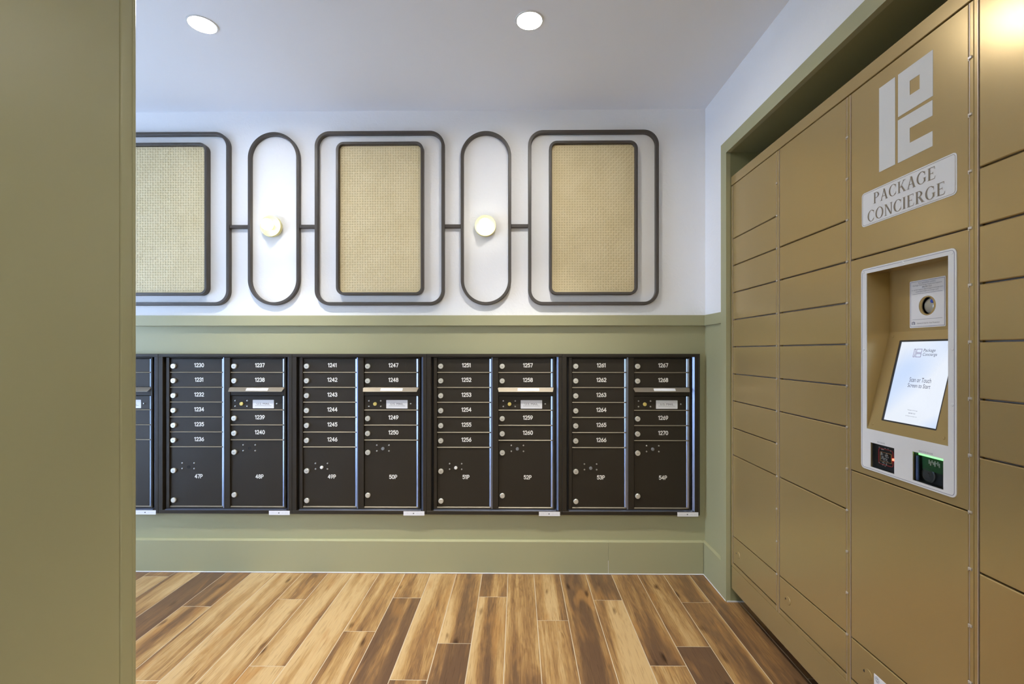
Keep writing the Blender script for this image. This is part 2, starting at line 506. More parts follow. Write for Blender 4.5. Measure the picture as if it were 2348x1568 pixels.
# ------------------------------------------------------------------ panelling, rails, skirting, casing
RZ0, RZ1 = 1.4585, 1.5196               # chair rail
mb = MB(); mb.slab(back, XW+.002, XR-.001, 0.0, RZ0+.01, 0, 0.004)
tag(build('trim_1', mb, M['olive']), kind='structure')
mb = MB(); mb.slab(back, XW+.002, XR-.001, RZ0, RZ1, 0, 0.030, 0.0015)
tag(build('trim_2', mb, M['olive']), kind='structure')
mb = MB(); mb.slab(rightwall, 2.53, YB-.004, 0.0, RZ0+.01, 0, 0.003)
tag(build('trim_3', mb, M['olive']), kind='structure')
mb = MB(); mb.slab(rightwall, 2.522, YB-.004, RZ0, RZ1, 0, 0.016, 0.0015)
tag(build('trim_4', mb, M['olive']), kind='structure')
# casing round the niche
mb = MB()
cw = 0.0635
rm = lambda u, v, d: (XT - d, u, v)
def mitre(pts): mb.loop_slab([[(XR+.001, u, v) for u, v in pts], [(XT+.0015, u, v) for u, v in pts], [(XT, u+ (0.0015 if False else 0), v) for u, v in pts]])
mitre([(NY1, 0.0), (NY1+cw, 0.0), (NY1+cw, NZ+cw), (NY1, NZ)])
mitre([(NY1, NZ), (NY1+cw, NZ+cw), (NY0-cw, NZ+cw), (NY0, NZ)])
mitre([(NY0-cw, 0.0), (NY0, 0.0), (NY0, NZ), (NY0-cw, NZ+cw)])
tag(build('trim_5', mb, M['olive']), kind='structure')
# lining boards of the niche
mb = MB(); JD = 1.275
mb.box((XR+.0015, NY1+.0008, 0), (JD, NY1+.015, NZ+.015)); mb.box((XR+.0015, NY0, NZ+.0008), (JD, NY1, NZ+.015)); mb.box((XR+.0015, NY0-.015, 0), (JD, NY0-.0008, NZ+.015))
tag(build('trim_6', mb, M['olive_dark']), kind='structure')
mb = MB(); mb.box((JD-.02, NY1+.03, 0), (JD, YB, ZC)); mb.box((JD-.02, NY0-.2, NZ+.03), (JD, YB, ZC))
tag(build('trim_7', mb, M['dark_void']), kind='structure')
# skirting boards: the back one is two boards butted near its right end
BZ = 0.1917
def board(mp, u0, u1, t, par):
    mb = MB(); mb.m = 0
    mb.loop_slab([[mp(u, v, d) for v, d in ((0, 0), (0, t), (BZ-.004, t), (BZ, t-.006), (BZ, 0))] for u in (u0, u1)])
    return build('board', mb, M['olive'], par)
bb = tag(thing('baseboard_back', (0, YB, 0), None, None), kind='structure')
XJ = 0.534
board(back, XW+.002, XJ-.0005, 0.030, bb); board(back, XJ+.0005, XR-.023, 0.030, bb)
mb = MB(); mb.slab(back, XW+.002, XR-.023, 0.0, 0.006, 0.030, 0.034, 0.002)
build('caulk_bead', mb, M['caulk'], bb)
mb = MB(); mb.slab(back, XJ-.0010, XJ+.0010, 0.006, 0.08, 0.020, 0.0302)
build('caulk_joint', mb, M['caulk'], bb)
br = tag(thing('baseboard_right', (XR, 2.65, 0), None, None), kind='structure')
board(rightwall, NY1+cw, YB-.004, 0.0205, br)
mb = MB(); mb.slab(rightwall, NY1+.005, YB-.030, 0.0, 0.005, 0.0205, 0.0245, 0.002)
build('caulk_bead', mb, M['caulk'], br)
mb = MB(); mb.box((XT+.004, NY1-.004, 0), (JD, NY1, .006))
build('caulk_bead', mb, M['caulk'], br)

# ------------------------------------------------------------------ recessed downlights
def downlight(x, y, label, group=None):
    t = thing('recessed_downlight', (x, y, ZC), label, 'ceiling light', group)
    mb = MB()
    mb.lathe(down, x, y, [(0.0555, -0.008), (0.0555, 0.0), (0.062, 0.0), (0.061, 0.003), (0.0545, 0.0035), (0.0525, 0.0), (0.0525, -0.008)], 40, (False, False))
    mb.lathe(down, x, y, [(0.0525, -0.008), (0.0525, 0.0)], 40, (False, False))
    build('trim_ring', mb, M['white_trim'], t)
    mb = MB(); mb.lathe(down, x, y, [(0.0545, -0.012), (0.0545, -0.0075), (0.050, -0.0045), (0.03, -0.0035)], 40)
    build('lens', mb, M['lamp'], t)
    ld = bpy.data.lights.new('beam', 'SPOT'); ld.energy = BEAM_W; ld.color = BEAM_COL
    ld.spot_size = math.radians(84); ld.spot_blend = 0.9; ld.shadow_soft_size = 0.045
    lo = bpy.data.objects.new('beam', ld); COL.objects.link(lo); lo.parent = t; lo.location = (0, 0, -0.004)
    return t
downlight(*LIGHTS[0], 'round recessed ceiling light right of centre, above the middle of the mailbox room')
downlight(*LIGHTS[1], 'round recessed ceiling light at left, next to the olive partition wall')
for y in (-1.5, -3.0):  # fill panels, added out of view to light the room from behind
    t = thing('fill_light_panel', (-0.05, y, ZC), 'flat fill light panel added on the ceiling, unseen behind the camera', 'ceiling light', 'added fill panels out of view')
    mb = MB(); mb.ring(down, -.65, .55, y-.35, y+.35, 0, .02, .0005, .02)
    build('frame', mb, M['white_trim'], t)
    mb = MB(); mb.slab(down, -.63, .53, y-.33, y+.33, .004, .014)
    build('diffuser', mb, M['panel'], t)

# ------------------------------------------------------------------ wall decoration
FD = 0.028
FR = [(-2.4865, -1.7067), (-1.1982, -0.4290), (0.0641, 0.8310)]
IN = [(-2.3550, -1.8342), (-1.0688, -0.5526), (0.1871, 0.7057)]
FZ = (1.5800, 2.6085); IZ = (1.6393, 2.5420)
place = ['at the left, cut by the partition', 'between the two sconces', 'at the right, nearest the lockers']
for (x0, x1), pl in zip(FR, place):
    mb = MB(); mb.ring(back, x0, x1, FZ[0], FZ[1], 0.088, 0.0185, 0.0005, FD, 0.002, 12)
    t = tag(build('rounded_wall_frame', mb, M['moulding'], None, ((x0+x1)/2, YB, FZ[0])), 'large taupe rounded-corner wall frame ' + pl, 'wall frame', 'large wall frames round the cane panels')
for k, ((x0, x1), pl) in enumerate(zip(IN, place)):
    t = thing('cane_panel', ((x0+x1)/2, YB, IZ[0]), 'cane webbing wall panel with thin dark border, ' + pl, 'wall panel', 'woven cane panels')
    mb = MB(); mb.ring(back, x0, x1, IZ[0], IZ[1], 0.046, 0.0155, 0.0005, 0.036, 0.002, 8)
    build('border', mb, M['moulding'], t)
    w = 0.0158
    mb = MB(); mb.slab(back, x0+w, x1-w, IZ[0]+w, IZ[1]-w, 0.0005, 0.012, 0, 0.03, 6)
    build('backing', mb, M['weave_back'], t)
    # the webbing: flat strips over and under each other, clipped to the rounded opening
    mb = MB()
    a0, a1, b0, b1, rad = x0+w+.0005, x1-w-.0005, IZ[0]+w+.0005, IZ[1]-w-.0005, 0.029
    nu = 32; pu = (a1-a0)/nu; nv = round((b1-b0)/pu); pv = (b1-b0)/nv
    def inset(e, e0, e1):               # how far the rounded corner cuts back a strip at e
        q = max(e0+rad-e, e-(e1-rad), 0)
        return 0 if q <= 0 else rad - math.sqrt(max(rad*rad - min(q, rad)**2, 0))
    for i in range(nu):
        u = a0 + (i+.5)*pu; h = pu*0.405; ins = inset(u, a0, a1)
        pts = []
        for s in range(2*nv+1):
            v = b0 + s*pv/2
            ph = 1 if ((s//2 + i) % 2 == 0) else -1
            dd = 0.0150 + (0.0016*ph if s % 2 else 0.0)
            pts.append((min(max(v, b0+ins), b1-ins), dd))
        o = len(mb.v)
        for v, dd in pts: mb.v += [back(u-h, v, dd), back(u+h, v, dd)]
        for s in range(2*nv):
            if pts[s+1][0]-pts[s][0] > 1e-5: mb.f.append([o+2*s, o+2*s+1, o+2*s+3, o+2*s+2]); mb.mi.append(0)
    for j in range(nv):
        v = b0 + (j+.5)*pv; h = pv*0.39; ins = inset(v, b0, b1)
        pts = []
        for s in range(2*nu+1):
            u = a0 + s*pu/2
            ph = -1 if ((s//2 + j) % 2 == 0) else 1
            dd = 0.0150 + (0.0016*ph if s % 2 else 0.0)
            pts.append((min(max(u, a0+ins), a1-ins), dd))
        o = len(mb.v)
        for u, dd in pts: mb.v += [back(u, v-h, dd), back(u, v+h, dd)]
        for s in range(2*nu):
            if pts[s+1][0]-pts[s][0] > 1e-5: mb.f.append([o+2*s, o+2*s+1, o+2*s+3, o+2*s+2]); mb.mi.append(0)
    tag(build('cane_weave', mb, M['weave'], t, recalc=False), kind='stuff')
OV = [(-1.5976, -1.2914), (-0.3338, -0.0359)]
for (x0, x1), pl in zip(OV, ('at left, round the sconce near the partition', 'near the middle of the wall, round the right-hand sconce')):
    mb = MB(); mb.ring(back, x0, x1, 1.5810, 2.6065, (x1-x0)/2-1e-5, 0.0175, 0.0005, FD-.003, 0.002, 20)
    tag(build('oval_wall_frame', mb, M['moulding'], None, ((x0+x1)/2, YB, 1.581)), 'tall taupe oval wall frame ' + pl, 'wall frame', 'oval wall frames')
for (x0, x1), pl in zip(((-1.7062, -1.5981), (-1.2909, -1.1987), (-0.4285, -0.3343), (-0.0354, 0.0636)),
                        ('left rounded frame to left oval', 'left oval to middle rounded frame', 'middle rounded frame to right oval', 'right oval to right rounded frame')):
    mb = MB(); mb.slab(back, x0, x1, 2.0375, 2.0575, 0.0005, 0.022, 0.002)
    tag(build('connecting_bar', mb, M['moulding'], None, ((x0+x1)/2, YB, 2.0475)), 'short taupe bar joining ' + pl, 'wall trim', 'bars between the wall frames')

# sconces: a shallow brass dish with a frosted globe
for (x, z), pl in zip(((-1.4604, 2.0486), (-0.1879, 2.0475)), ('left', 'right')):
    t = thing('wall_sconce', (x, YB, z), 'lit globe wall sconce with a pale brass dish, the %s of the two' % pl, 'wall light', 'globe sconces in the oval frames')
    mb = MB()
    mb.lathe(back, x, z, [(0.052, 0.0005), (0.061, 0.004), (0.0625, 0.010), (0.0625, 0.028), (0.0610, 0.0295), (0.0585, 0.0285), (0.054, 0.017), (0.030, 0.011), (0.018, 0.011)], 40)
    build('dish', mb, M['brass'], t)
    mb = MB(); mb.lathe(back, x, z, [(0.016, 0.0112), (0.016, 0.030), (0.013, 0.032)], 24)
    build('socket', mb, M['white_trim'], t)
    mb = MB(); R = 0.034; cd = 0.064
    mb.lathe(back, x, z, [(R*math.sin(a), cd - R*math.cos(a)) for a in [math.pi*k/16 for k in range(2, 17)]][:-1] + [(0.001, cd+R)], 32)
    build('globe', mb, M['bulb'], t)

# ------------------------------------------------------------------ mailboxes
U, SX0 = 0.796, -1.3286                  # width of a unit; seam to the left of the second one
def zz(py): return EYE + (806 - py)/387.8
D_IN, D_ST, D_TR = 0.016, 0.025, 0.034   # door face, stile face, outer trim face
ROWS_L = [821.4, 853.8, 888.3, 922.3, 956.6, 991.1, 1025.4, 1162.6]
ROWS_R1 = [821.4, 854.0, 888.6]
ROWS_R2 = [907.5, 940.2, 974.9, 1009.1, 1163.0]
proto = {}
def local_mesh(name, key, mats, fn):
    """small repeated fittings share one mesh, built round their own origin"""
    if key not in proto:
        mb = MB(); fn(mb)
        o = build(name, mb, mats, None, (0, 0, 0))
        COL.objects.unlink(o)
        proto[key] = o
    return proto[key]
def fit(name, key, mats, fn, parent, wloc):
    p = local_mesh(name, key, mats, fn)
    c = p.copy(); c.name = name; COL.objects.link(c)
    c.parent = parent; c.location = Vector(wloc) - world_loc(parent)
    return c
B0 = lambda u, v, d: (u, -d, v)
def lock_fn(mb):
    mb.lathe(B0, 0, 0, [(0.0150, 0.0), (0.0150, 0.009), (0.0138, 0.0105), (0.0010, 0.0108)], 20)
    mb.m = 1; mb.slab(B0, -0.0055, 0.0055, -0.003, -0.0005, 0.0106, 0.0113)
def stud_fn(mb): mb.lathe(B0, 0, 0, [(0.0048, 0), (0.0044, 0.004), (0.001, 0.0055)], 10)
def hole_fn(mb): mb.lathe(B0, 0, 0, [(0.0095, 0.0), (0.0095, 0.0008), (0.0072, 0.0008), (0.0072, 0.0002)], 16)
def knob_fn(mb): mb.lathe(B0, 0, 0, [(0.0095, 0.0), (0.0095, 0.005), (0.008, 0.0075), (0.001, 0.008)], 16)
def brasslock_fn(mb):
    mb.lathe(B0, 0, 0, [(0.0108, 0.0), (0.0108, 0.006), (0.0095, 0.0075), (0.001, 0.0078)], 18)

NUMW = .155
def _c(cx, cy, rx, ry, a0, a1, n=9):
    return [(cx+rx*math.cos(math.radians(a0+(a1-a0)*k/n)), cy+ry*math.sin(math.radians(a0+(a1-a0)*k/n))) for k in range(n+1)]
STROKE = {
 '0': (.64, [_c(.32, .5, .22, .40, 90, 450, 20)]),
 '1': (.40, [[(.06, .76), (.24, .895), (.24, .10)]]),
 '2': (.60, [_c(.30, .66, .20, .24, 165, -25, 9) + [(.10, .105), (.52, .105)]]),
 '3': (.60, [_c(.29, .70, .19, .20, 160, -90, 10) + _c(.29, .30, .21, .20, 90, -160, 10)]),
 '4': (.64, [[(.42, .10), (.42, .89), (.09, .33), (.56, .33)]]),
 '5': (.60, [[(.49, .895), (.17, .895), (.13, .56)] + _c(.30, .37, .21, .265, 125, -150, 12)]),
 '6': (.61, [_c(.31, .34, .21, .24, 90, 450, 16), [(.42, .88), (.20, .60), (.11, .40)]]),
 '7': (.58, [[(.09, .895), (.50, .895), (.24, .10)]]),
 '8': (.61, [_c(.305, .70, .18, .19, 90, 450, 14), _c(.305, .305, .21, .205, 90, 450, 14)]),
 '9': (.61, [_c(.30, .66, .21, .24, 90, 450, 16), [(.19, .12), (.41, .40), (.50, .60)]]),
 'P': (.58, [[(.12, .10), (.12, .895), (.32, .895)] + _c(.32, .67, .19, .225, 90, -90, 8) + [(.12, .445)]]),
}
def put_number(mb, mp, txt, uc, vc, h, d):
    tot = sum(STROKE[ch][0] for ch in txt); x = uc - tot*h/2; w = NUMW
    for ch in txt:
        adv, lines = STROKE[ch]
        for l in lines:
            for (xa, ya), (xb, yb_) in zip(l, l[1:]):
                dx, dy = xb-xa, yb_-ya; q_ = math.hypot(dx, dy)
                if q_ < 1e-6: continue
                ex, ey = dx/q_*w*.5, dy/q_*w*.5
                P_ = [(xa-ex*.6-ey, ya-ey*.6+ex), (xa-ex-ey*.4, ya-ey+ex*.4), (xa-ex+ey*.4, ya-ey-ex*.4), (xa-ex*.6+ey, ya-ey*.6-ex),
                      (xb+ex*.6+ey, yb_+ey*.6-ex), (xb+ex+ey*.4, yb_+ey-ex*.4), (xb+ex-ey*.4, yb_+ey+ex*.4), (xb+ex*.6-ey, yb_+ey*.6+ex)]
                mb.flat(mp, [(x+a*h, vc+(b-.5)*h) for a, b in P_], d); d += 4e-6
        x += adv*h

def mail_door(par, u0, u1, z0, z1, name='door'):
    m = MB(); m.slab(back, u0, u1, z0, z1, 0.006, D_IN, 0.0012)
    d = build(name, m, M['bronze'], par, back(u0, z0, 0.006))
    h = MB()                             # hinge strip that rises to the right of the leaf
    w = 0.0122
    h.loop_slab([[back(u, z, dd) for u, dd in ((u1+.0002, 0.008), (u1+.0002, D_IN), (u1+w*.45, D_IN+.0065), (u1+w, D_IN+.0085), (u1+w, 0.008))] for z in (z0+.0008, z1-.0008)])
    build('hinge', h, M['hinge'], d)
    return d

def mailbox(k, nums, parcels, knob_mats, label):
    s = SX0 + U*(k-2)
    t = thing('mailbox_unit', (s + U/2, YB, zz(1177)), label, 'mailbox', 'wall mailbox units')
    X = lambda px: s + (px - 670.5)/387.8
    ztop, zbot = zz(811.2), zz(1177.2)
    # back plate and outer trim
    m = MB(); m.slab(back, s+.0006, s+U-.0006, zbot+.004, ztop-.004, 0.0045, 0.0062)
    build('back_plate', m, M['black_gap'], t)
    m = MB()
    e = 0.0006 if k < 4 else -0.001
    m.slab(back, s+.0006, s+.0265, zbot+.02, ztop-.018, 0.0045, D_TR, 0.0012)
    m.slab(back, s+U-.0215, s+U-.0006, zbot+.02, ztop-.018, 0.0045, D_TR, 0.0012)
    m.slab(back, s+.0006, s+U-.0006, ztop-.0182, ztop, 0.0045, D_TR+.001, 0.0012)
    m.slab(back, s+.0006, s+U-.0006, zbot, zbot+.0202, 0.0045, D_TR+.001, 0.0012)
    if k == 4:
        m.slab(back, s+U-.0004, s+U+.0075, zbot, ztop, 0.0045, D_TR+.001, 0.0012)
    build('outer_trim', m, M['bronze'], t)
    m = MB()                             # bevelled inner lip of the trim, right side and sill
    ul = s+U-.0217
    m.loop_slab([[back(u, z, dd) for u, dd in ((ul-.0118, 0.0065), (ul-.0118, 0.020), (ul-.001, D_TR-.002), (ul, D_TR-.002), (ul, .0065))] for z in (zbot+.0205, ztop-.019)])
    build('trim_lip', m, M['hinge_dark'], t)
    m = MB()
    m.loop_slab([[back(u, z, dd) for z, dd in ((zbot+.0204, .0065), (zbot+.0204, D_TR-.001), (zbot+.0225, D_TR-.001), (zbot+.0275, .024), (zbot+.0275, .0065))] for u in (s+.040, s+U-.034)])
    build('sill_lip', m, M['hinge_dark'], t)
    m = MB(); us = s+.3842
    m.loop_slab([[back(u, z, dd) for u, dd in ((us-.0036, .0065), (us-.0036, D_ST-.0012), (us+.0028, D_ST+.0016), (us+.0034, D_ST+.0016), (us+.0034, .0065))] for z in (zz(1165.5), zz(819.4))])
    build('stile_lip', m, M['hinge_dark'], t)
    # inner frame: stiles and rails
    m = MB()
    zi0, zi1 = zz(1166.0), zz(819.2)
    m.slab(back, s+.040, s+.0592, zi0, zi1, 0.0062, D_ST, 0.0012)
    m.slab(back, s+.3872, s+.4222, zi0, zi1, 0.0062, D_ST, 0.0012)
    m.slab(back, s+.7455, s+.7535, zi0, zi1, 0.0062, D_ST, 0.0012)
    m.slab(back, s+.0592, s+.3842, zz(821.0), zi1, 0.0062, D_ST-.003, 0.001)
    m.slab(back, s+.4222, s+.7455, zz(821.0), zi1, 0.0062, D_ST-.003, 0.001)
    m.slab(back, s+.4222, s+.7455, zz(907.0), zz(889.2), 0.0062, D_ST-.004, 0.001)
    m.slab(back, s+.0592, s+.3842, zi0, zz(1163.6), 0.0062, D_ST-.003, 0.001)
    m.slab(back, s+.4222, s+.7455, zi0, zz(1164.0), 0.0062, D_ST-.003, 0.001)
    build('inner_frame', m, M['bronze'], t)
    # sloped ledge under every door
    for uu0, uu1, zs in ((s+.0580, s+.3850, ROWS_L[1:]), (s+.4215, s+.7440, [ROWS_R1[1]] + ROWS_R2[1:])):
        for py in zs:
            zc = zz(py); m = MB()
            m.loop_slab([[back(u, z, dd) for z, dd in ((zc-.0022, .0063), (zc-.0022, D_IN+.0045), (zc-.0008, D_IN+.0045), (zc+.0028, D_IN+.0002), (zc+.0028, .0063))] for u in (uu0, uu1)])
            build('ledge', m, M['bronze_edge'], t)
    ni = 0
    def letterbox(u0, u1, py0, py1, txt):
        d = mail_door(t, u0, u1, zz(py1)+.0032, zz(py0)-.0028)
        zc = (zz(py0)+zz(py1))/2
        fit('lock', 'lock', [M['lock'], M['lock_slot']], lock_fn, d, back(u0+.0205, zc-.005, D_IN))
        if txt:
            n = MB(); n.m = 0
            put_number(n, back, txt, (u0+u1)/2+.0185, zc+.001, 0.0265, D_IN+.0006)
            build('number', n, M['number'], d, recalc=False)
    uL0, uL1, uR0, uR1 = s+.0606, s+.3675, s+.4236, s+.7310
    for a, b in zip(ROWS_L[:6], ROWS_L[1:7]):
        letterbox(uL0, uL1, a, b, nums[ni] if nums else None); ni += 1
    for a, b in zip(ROWS_R1[:2], ROWS_R1[1:]):
        letterbox(uR0, uR1, a, b, nums[ni] if nums else None); ni += 1
    # outgoing mail door
    d = mail_door(t, uR0, uR1, zz(ROWS_R2[1])+.0032, zz(ROWS_R2[0])-.001, 'outgoing_mail_door')
    for px in (845.2, 872.6):
        for py in (919.0, 931.8):
            fit('stud', 'stud', M['stud'], stud_fn, d, back(X(px), zz(py), D_IN))
    fit('stud', 'stud', M['stud'], stud_fn, d, back(X(941.3), zz(925.8), D_IN))
    fit('brass_lock', 'brasslock', M['brass_lock'], brasslock_fn, d, back(X(859.4), zz(926.1), D_IN))
    m = MB(); m.slab(back, X(885.0), X(934.0), zz(936.6), zz(917.2), D_IN, D_IN+.0012, 0.0003, 0.0025, 3)
    m.m = 1
    put_text(m, back, 'U.S. MAIL', X(909.5), zz(926.2), 0.077, D_IN+.0016, 0.0115)
    m.slab(back, X(890.5), X(928.5), zz(930.8), zz(930.2), D_IN+.0012, D_IN+.0015)
    build('name_plate', m, [M['plate'], M['ink']], d)
    # hooded mail slot
    hz0, hz1 = zz(897.4), zz(888.0)
    m = MB()
    a0, a1 = X(832.2), X(960.2)
    prof = [(hz1, .0065), (hz1, .022), (hz0+.001, .0475), (hz0, .0475), (hz0-.0002, .045), (hz1-.004, .0185), (hz1-.004, .0065)]
    lo = []
    for u, cut in ((a0, 0.0), (a1, 1.0)):
        sg = 1 if u == a0 else -1
        lo.append([back(u + sg*max(dd-.022, 0)*0.28, z, dd) for z, dd in prof])
    m.loop_slab(lo)
    m.box(back(a0+.01, hz0-.002, .0065), back(a1-.01, hz1-.005, .012))
    hd = build('mail_slot_hood', m, M['hood'], t)
    m = MB()
    def hoodp(u, v, d):                  # v from 0 (top) to 1 (lip) on the sloped hood
        return back(u, hz1 + (hz0+.001-hz1)*v + d*0.75, .022 + .0255*v + d*0.4)
    sx0, sx1 = (X(874.0), X(924.0)) if k < 3 else (X(878.0), X(927.0))
    m.loop_slab([[hoodp(u, v, dd) for u, v in ((sx0, .22), (sx1, .22), (sx1, .80), (sx0, .80))] for dd in (0.0001, 0.0007)])
    build('hood_label', m, M['sticker'], hd)
    for a, b in zip(ROWS_R2[1:3], ROWS_R2[2:4]):
        letterbox(uR0, uR1, a, b, nums[ni] if nums else None); ni += 1
    # parcel lockers
    for side, (u0, u1, py0, py1, locks, cx, cy, st, numpy_, numx) in enumerate((
            (uL0, uL1, ROWS_L[6], ROWS_L[7], (1080.0, 1148.2), 736.2, 1072.3, ((722.0, 749.8), (1063.0, 1075.8)), 1093.4, 759.3),
            (uR0, uR1, ROWS_R2[3], ROWS_R2[4], (1037.5, 1135.6), 877.4, 1028.7, ((863.5, 891.4), (1020.9, 1034.2)), 1093.6, 900.6))):
        d = mail_door(t, u0, u1, zz(py1)+.0032, zz(py0)-.0028, 'parcel_door')
        fit('lock', 'lock', [M['lock'], M['lock_slot']], lock_fn, d, back(u0+.0212, zz(locks[0]), D_IN))
        fit('cam_cap', 'capknob', M['lock'], lambda mb: mb.lathe(B0, 0, 0, [(0.0148, 0), (0.0148, .008), (0.013, .0098), (.001, .0102)], 20), d, back(u0+.0215, zz(locks[1]), D_IN))
        for px in st[0]:
            for py in st[1]:
                fit('stud', 'stud', M['stud'], stud_fn, d, back(X(px), zz(py), D_IN))
        km = knob_mats[side]
        if km == 'hole':
            fit('key_hole', 'hole', M['black_gap'], hole_fn, d, back(X(cx), zz(cy), D_IN))
        else:
            fit('knob', 'knob_'+km, M[km], knob_fn, d, back(X(cx), zz(cy), D_IN))
        if parcels:
            n = MB(); put_number(n, back, parcels[side], X(numx), zz(numpy_), 0.0265, D_IN+.0006)
            build('number', n, M['number'], d, recalc=False)
    # paper label on the bottom trim
    lx0, lx1 = (s+U-.136, s+U-.013)
    if k == 4: lx0, lx1 = s+U-.124, s+U-.002
    m = MB(); m.slab(back, lx0, lx1, zz(1179.6), zz(1170.0), D_TR+.001, D_TR+.002, 0, .001, 2)
    m.m = 1; lc = (lx0+lx1)/2; lz = zz(1174.8)
    m.slab(back, lc-.006, lc+.001, lz-.003, lz+.003, D_TR+.002, D_TR+.0023)
    m.m = 2
    for q in range(9):
        uu = lx0 + .010 + q*.0053
        m.slab(back, uu, uu+.0026, lz-.0025, lz-.0025+.001*(2+q % 4), D_TR+.002, D_TR+.0022)
    for q in range(8):
        uu = lc+.012 + q*.0052
        m.slab(back, uu, uu+.0026, lz-.0025, lz-.0025+.001*(2+(q*3) % 4), D_TR+.002, D_TR+.0022)
    build('paper_label', m, [M['sticker'], M['ink'], M['stud_pale']], t)
    return t
M['hinge_dark'] = mat('satin_trim_lip_daylit', (0.22, 0.245, 0.32), 0.32, 0.9)  # bluish tint puts the daylight sheen into the lips' colour
M['stud_pale'] = mat('pale_print', (0.60, 0.60, 0.64), 0.6)
M['knob_white'] = mat('white_plug', (0.75, 0.74, 0.70), 0.45)
M['knob_grey'] = mat('grey_plug', (0.24, 0.25, 0.26), 0.4, 0.4)
mailbox(0, None, None, ('hole', 'hole'), 'bronze mailbox unit mostly hidden behind the olive partition, leftmost')
mailbox(1, ['1230', '1231', '1232', '1234', '1235', '1236', '1237', '1238', '1239', '1240'], ('47P', '48P'), ('hole', 'hole'), 'bronze mailbox unit numbered 1230 to 1240, with parcel doors 47P and 48P')
mailbox(2, ['1241', '1242', '1243', '1244', '1245', '1246', '1247', '1248', '1249', '1250'], ('49P', '50P'), ('knob_white', 'knob_grey'), 'bronze mailbox unit numbered 1241 to 1250, with parcel doors 49P and 50P')
mailbox(3, ['1251', '1252', '1253', '1254', '1255', '1256', '1257', '1258', '1259', '1260'], ('51P', '52P'), ('knob_white', 'knob_grey'), 'bronze mailbox unit numbered 1251 to 1260, with parcel doors 51P and 52P')
mailbox(4, ['1261', '1262', '1263', '1264', '1265', '1266', '1267', '1268', '1269', '1270'], ('53P', '54P'), ('knob_grey', 'knob_grey'), 'bronze mailbox unit numbered 1261 to 1270, rightmost, next to the corner')

# ------------------------------------------------------------------ parcel lockers
Z0, UZ = 2.1685, 0.13967                # top joint and the height of one locker step
def zk(k): return Z0 - UZ*k
Z_DOOR0, Z_FR0, Z_BASE, Z_TOP = 0.2155, 0.1928, 0.0755, 2.216
EDGE = [2.4565, 2.0177, 1.5895, 1.1576, 0.7260]
STRIP = [(2.4565, 2.4375), (2.0282, 2.0071), (1.5996, 1.5795), (1.1696, 1.1455), (0.7360, 0.7260)]
R0 = lambda u, v, d: (-d, u, v)
def pin_fn(mb):
    mb.slab(R0, -.0050, .0040, -.003, .003, 0.0, 0.0032, 0.0008)
    mb.slab(R0, .0015, .0040, -.0060, -.003, 0.0, 0.0022)
def plug_fn(mb):
    mb.lathe(R0, 0, 0, [(0.0165, 0.0), (0.0165, 0.0008), (0.0155, 0.0016), (0.001, 0.0018)], 24)
    mb.m = 1; mb.slab(R0, .0135, .0190, -.002, .004, 0.0, 0.0021)
def locker_door(par, y0, y1, z0, z1, name='door'):
    m = MB(); m.slab(right, y0, y1, z0, z1, -0.016, 0.0, 0.0022)
    return build(name, m, M['gold'], par, right(y1, z0, -0.016))
TALL = [([0, 2, 3, 4, 5, 6, 7, 8, 9, 10, 13], 'gold parcel locker column at the far end, against the niche jamb'),
        ([0, 3, 4, 5, 6, 7, 8, 10, 13], 'gold parcel locker column left of the one with the touchscreen'),
        ([0, 4, 9, 13], 'gold parcel locker column with the touchscreen, large white emblem and sign'),
        ([0, 3, 4, 5, 6, 7, 8, 10, 13], 'gold parcel locker column nearest the camera, at the right edge')]
tower = []
for c in range(4):
    ks, lab = TALL[c]
    yb_, ya = EDGE[c], EDGE[c+1]         # far and near edge
    t = thing('parcel_locker' if c != 2 else 'locker_kiosk', (XL, (ya+yb_)/2, Z_FR0), lab, 'locker', 'parcel locker columns')
    tower.append(t)
    m = MB()                             # carcass with hollow bay behind the kiosk
    e = .0004
    if c == 2:
        m.box((XL+.017, ya+e, zk(4)), (XL+.5, yb_-e, Z0-.003)); m.box((XL+.017, ya+e, Z_FR0+.0005), (XL+.5, yb_-e, zk(9)))
        m.box((XL+.12, ya+e, zk(9)), (XL+.5, yb_-e, zk(4)))
    else:
        m.box((XL+.017, ya+e, Z_FR0+.0005), (XL+.5, yb_-e, Z0-.003))
    build('carcass', m, M['galv'], t)
    d0, d1 = STRIP[c][1], STRIP[c+1][0]  # door limits, far and near
    m = MB()                             # face strips at both sides and below
    m.slab(right, d0+.0012, yb_-e, Z_FR0+.0005, Z0-.003, -.017, 0.0, 0.001)
    m.slab(right, ya+e, d1-.0012, Z_FR0+.0005, Z0-.003, -.017, 0.0, 0.001)
    m.slab(right, d1-.001, d0+.001, Z_FR0+.0005, Z_DOOR0-.0035, -.017, 0.0, 0.001)
    build('face_strip', m, M['gold'], t)
    m = MB()                             # paler lines beside the doors
    for yy in (d0+.0014, d1-.0014):
        m.slab(right, yy-.0009, yy+.0009, Z_FR0+.001, Z0-.004, -.010, 0.0006)
    build('edge_strip', m, M['gold_edge'], t)
    zs = [zk(k) for k in ks] + [Z_DOOR0]
    for i in range(len(zs)-1):
        if c == 2 and i == 1: continue
        gap = .0022
        d = locker_door(t, d1+.0008, d0-.0008, zs[i+1]+gap, zs[i]-gap)
        if i == len(zs)-2:
            p = fit('plug', 'plug', [M['gold'], M['black_gap']], plug_fn, d, right({0: 2.3778, 1: 1.9416, 2: 1.5016, 3: 1.09}[c], 0.2805, 0.0))
    for k in range(1, 14):               # hinge pins, one per step, on the near strip
        fit('hinge_pin', 'pin', M['pin'], pin_fn, t, right(d1-.0035, zk(k), 0.0))
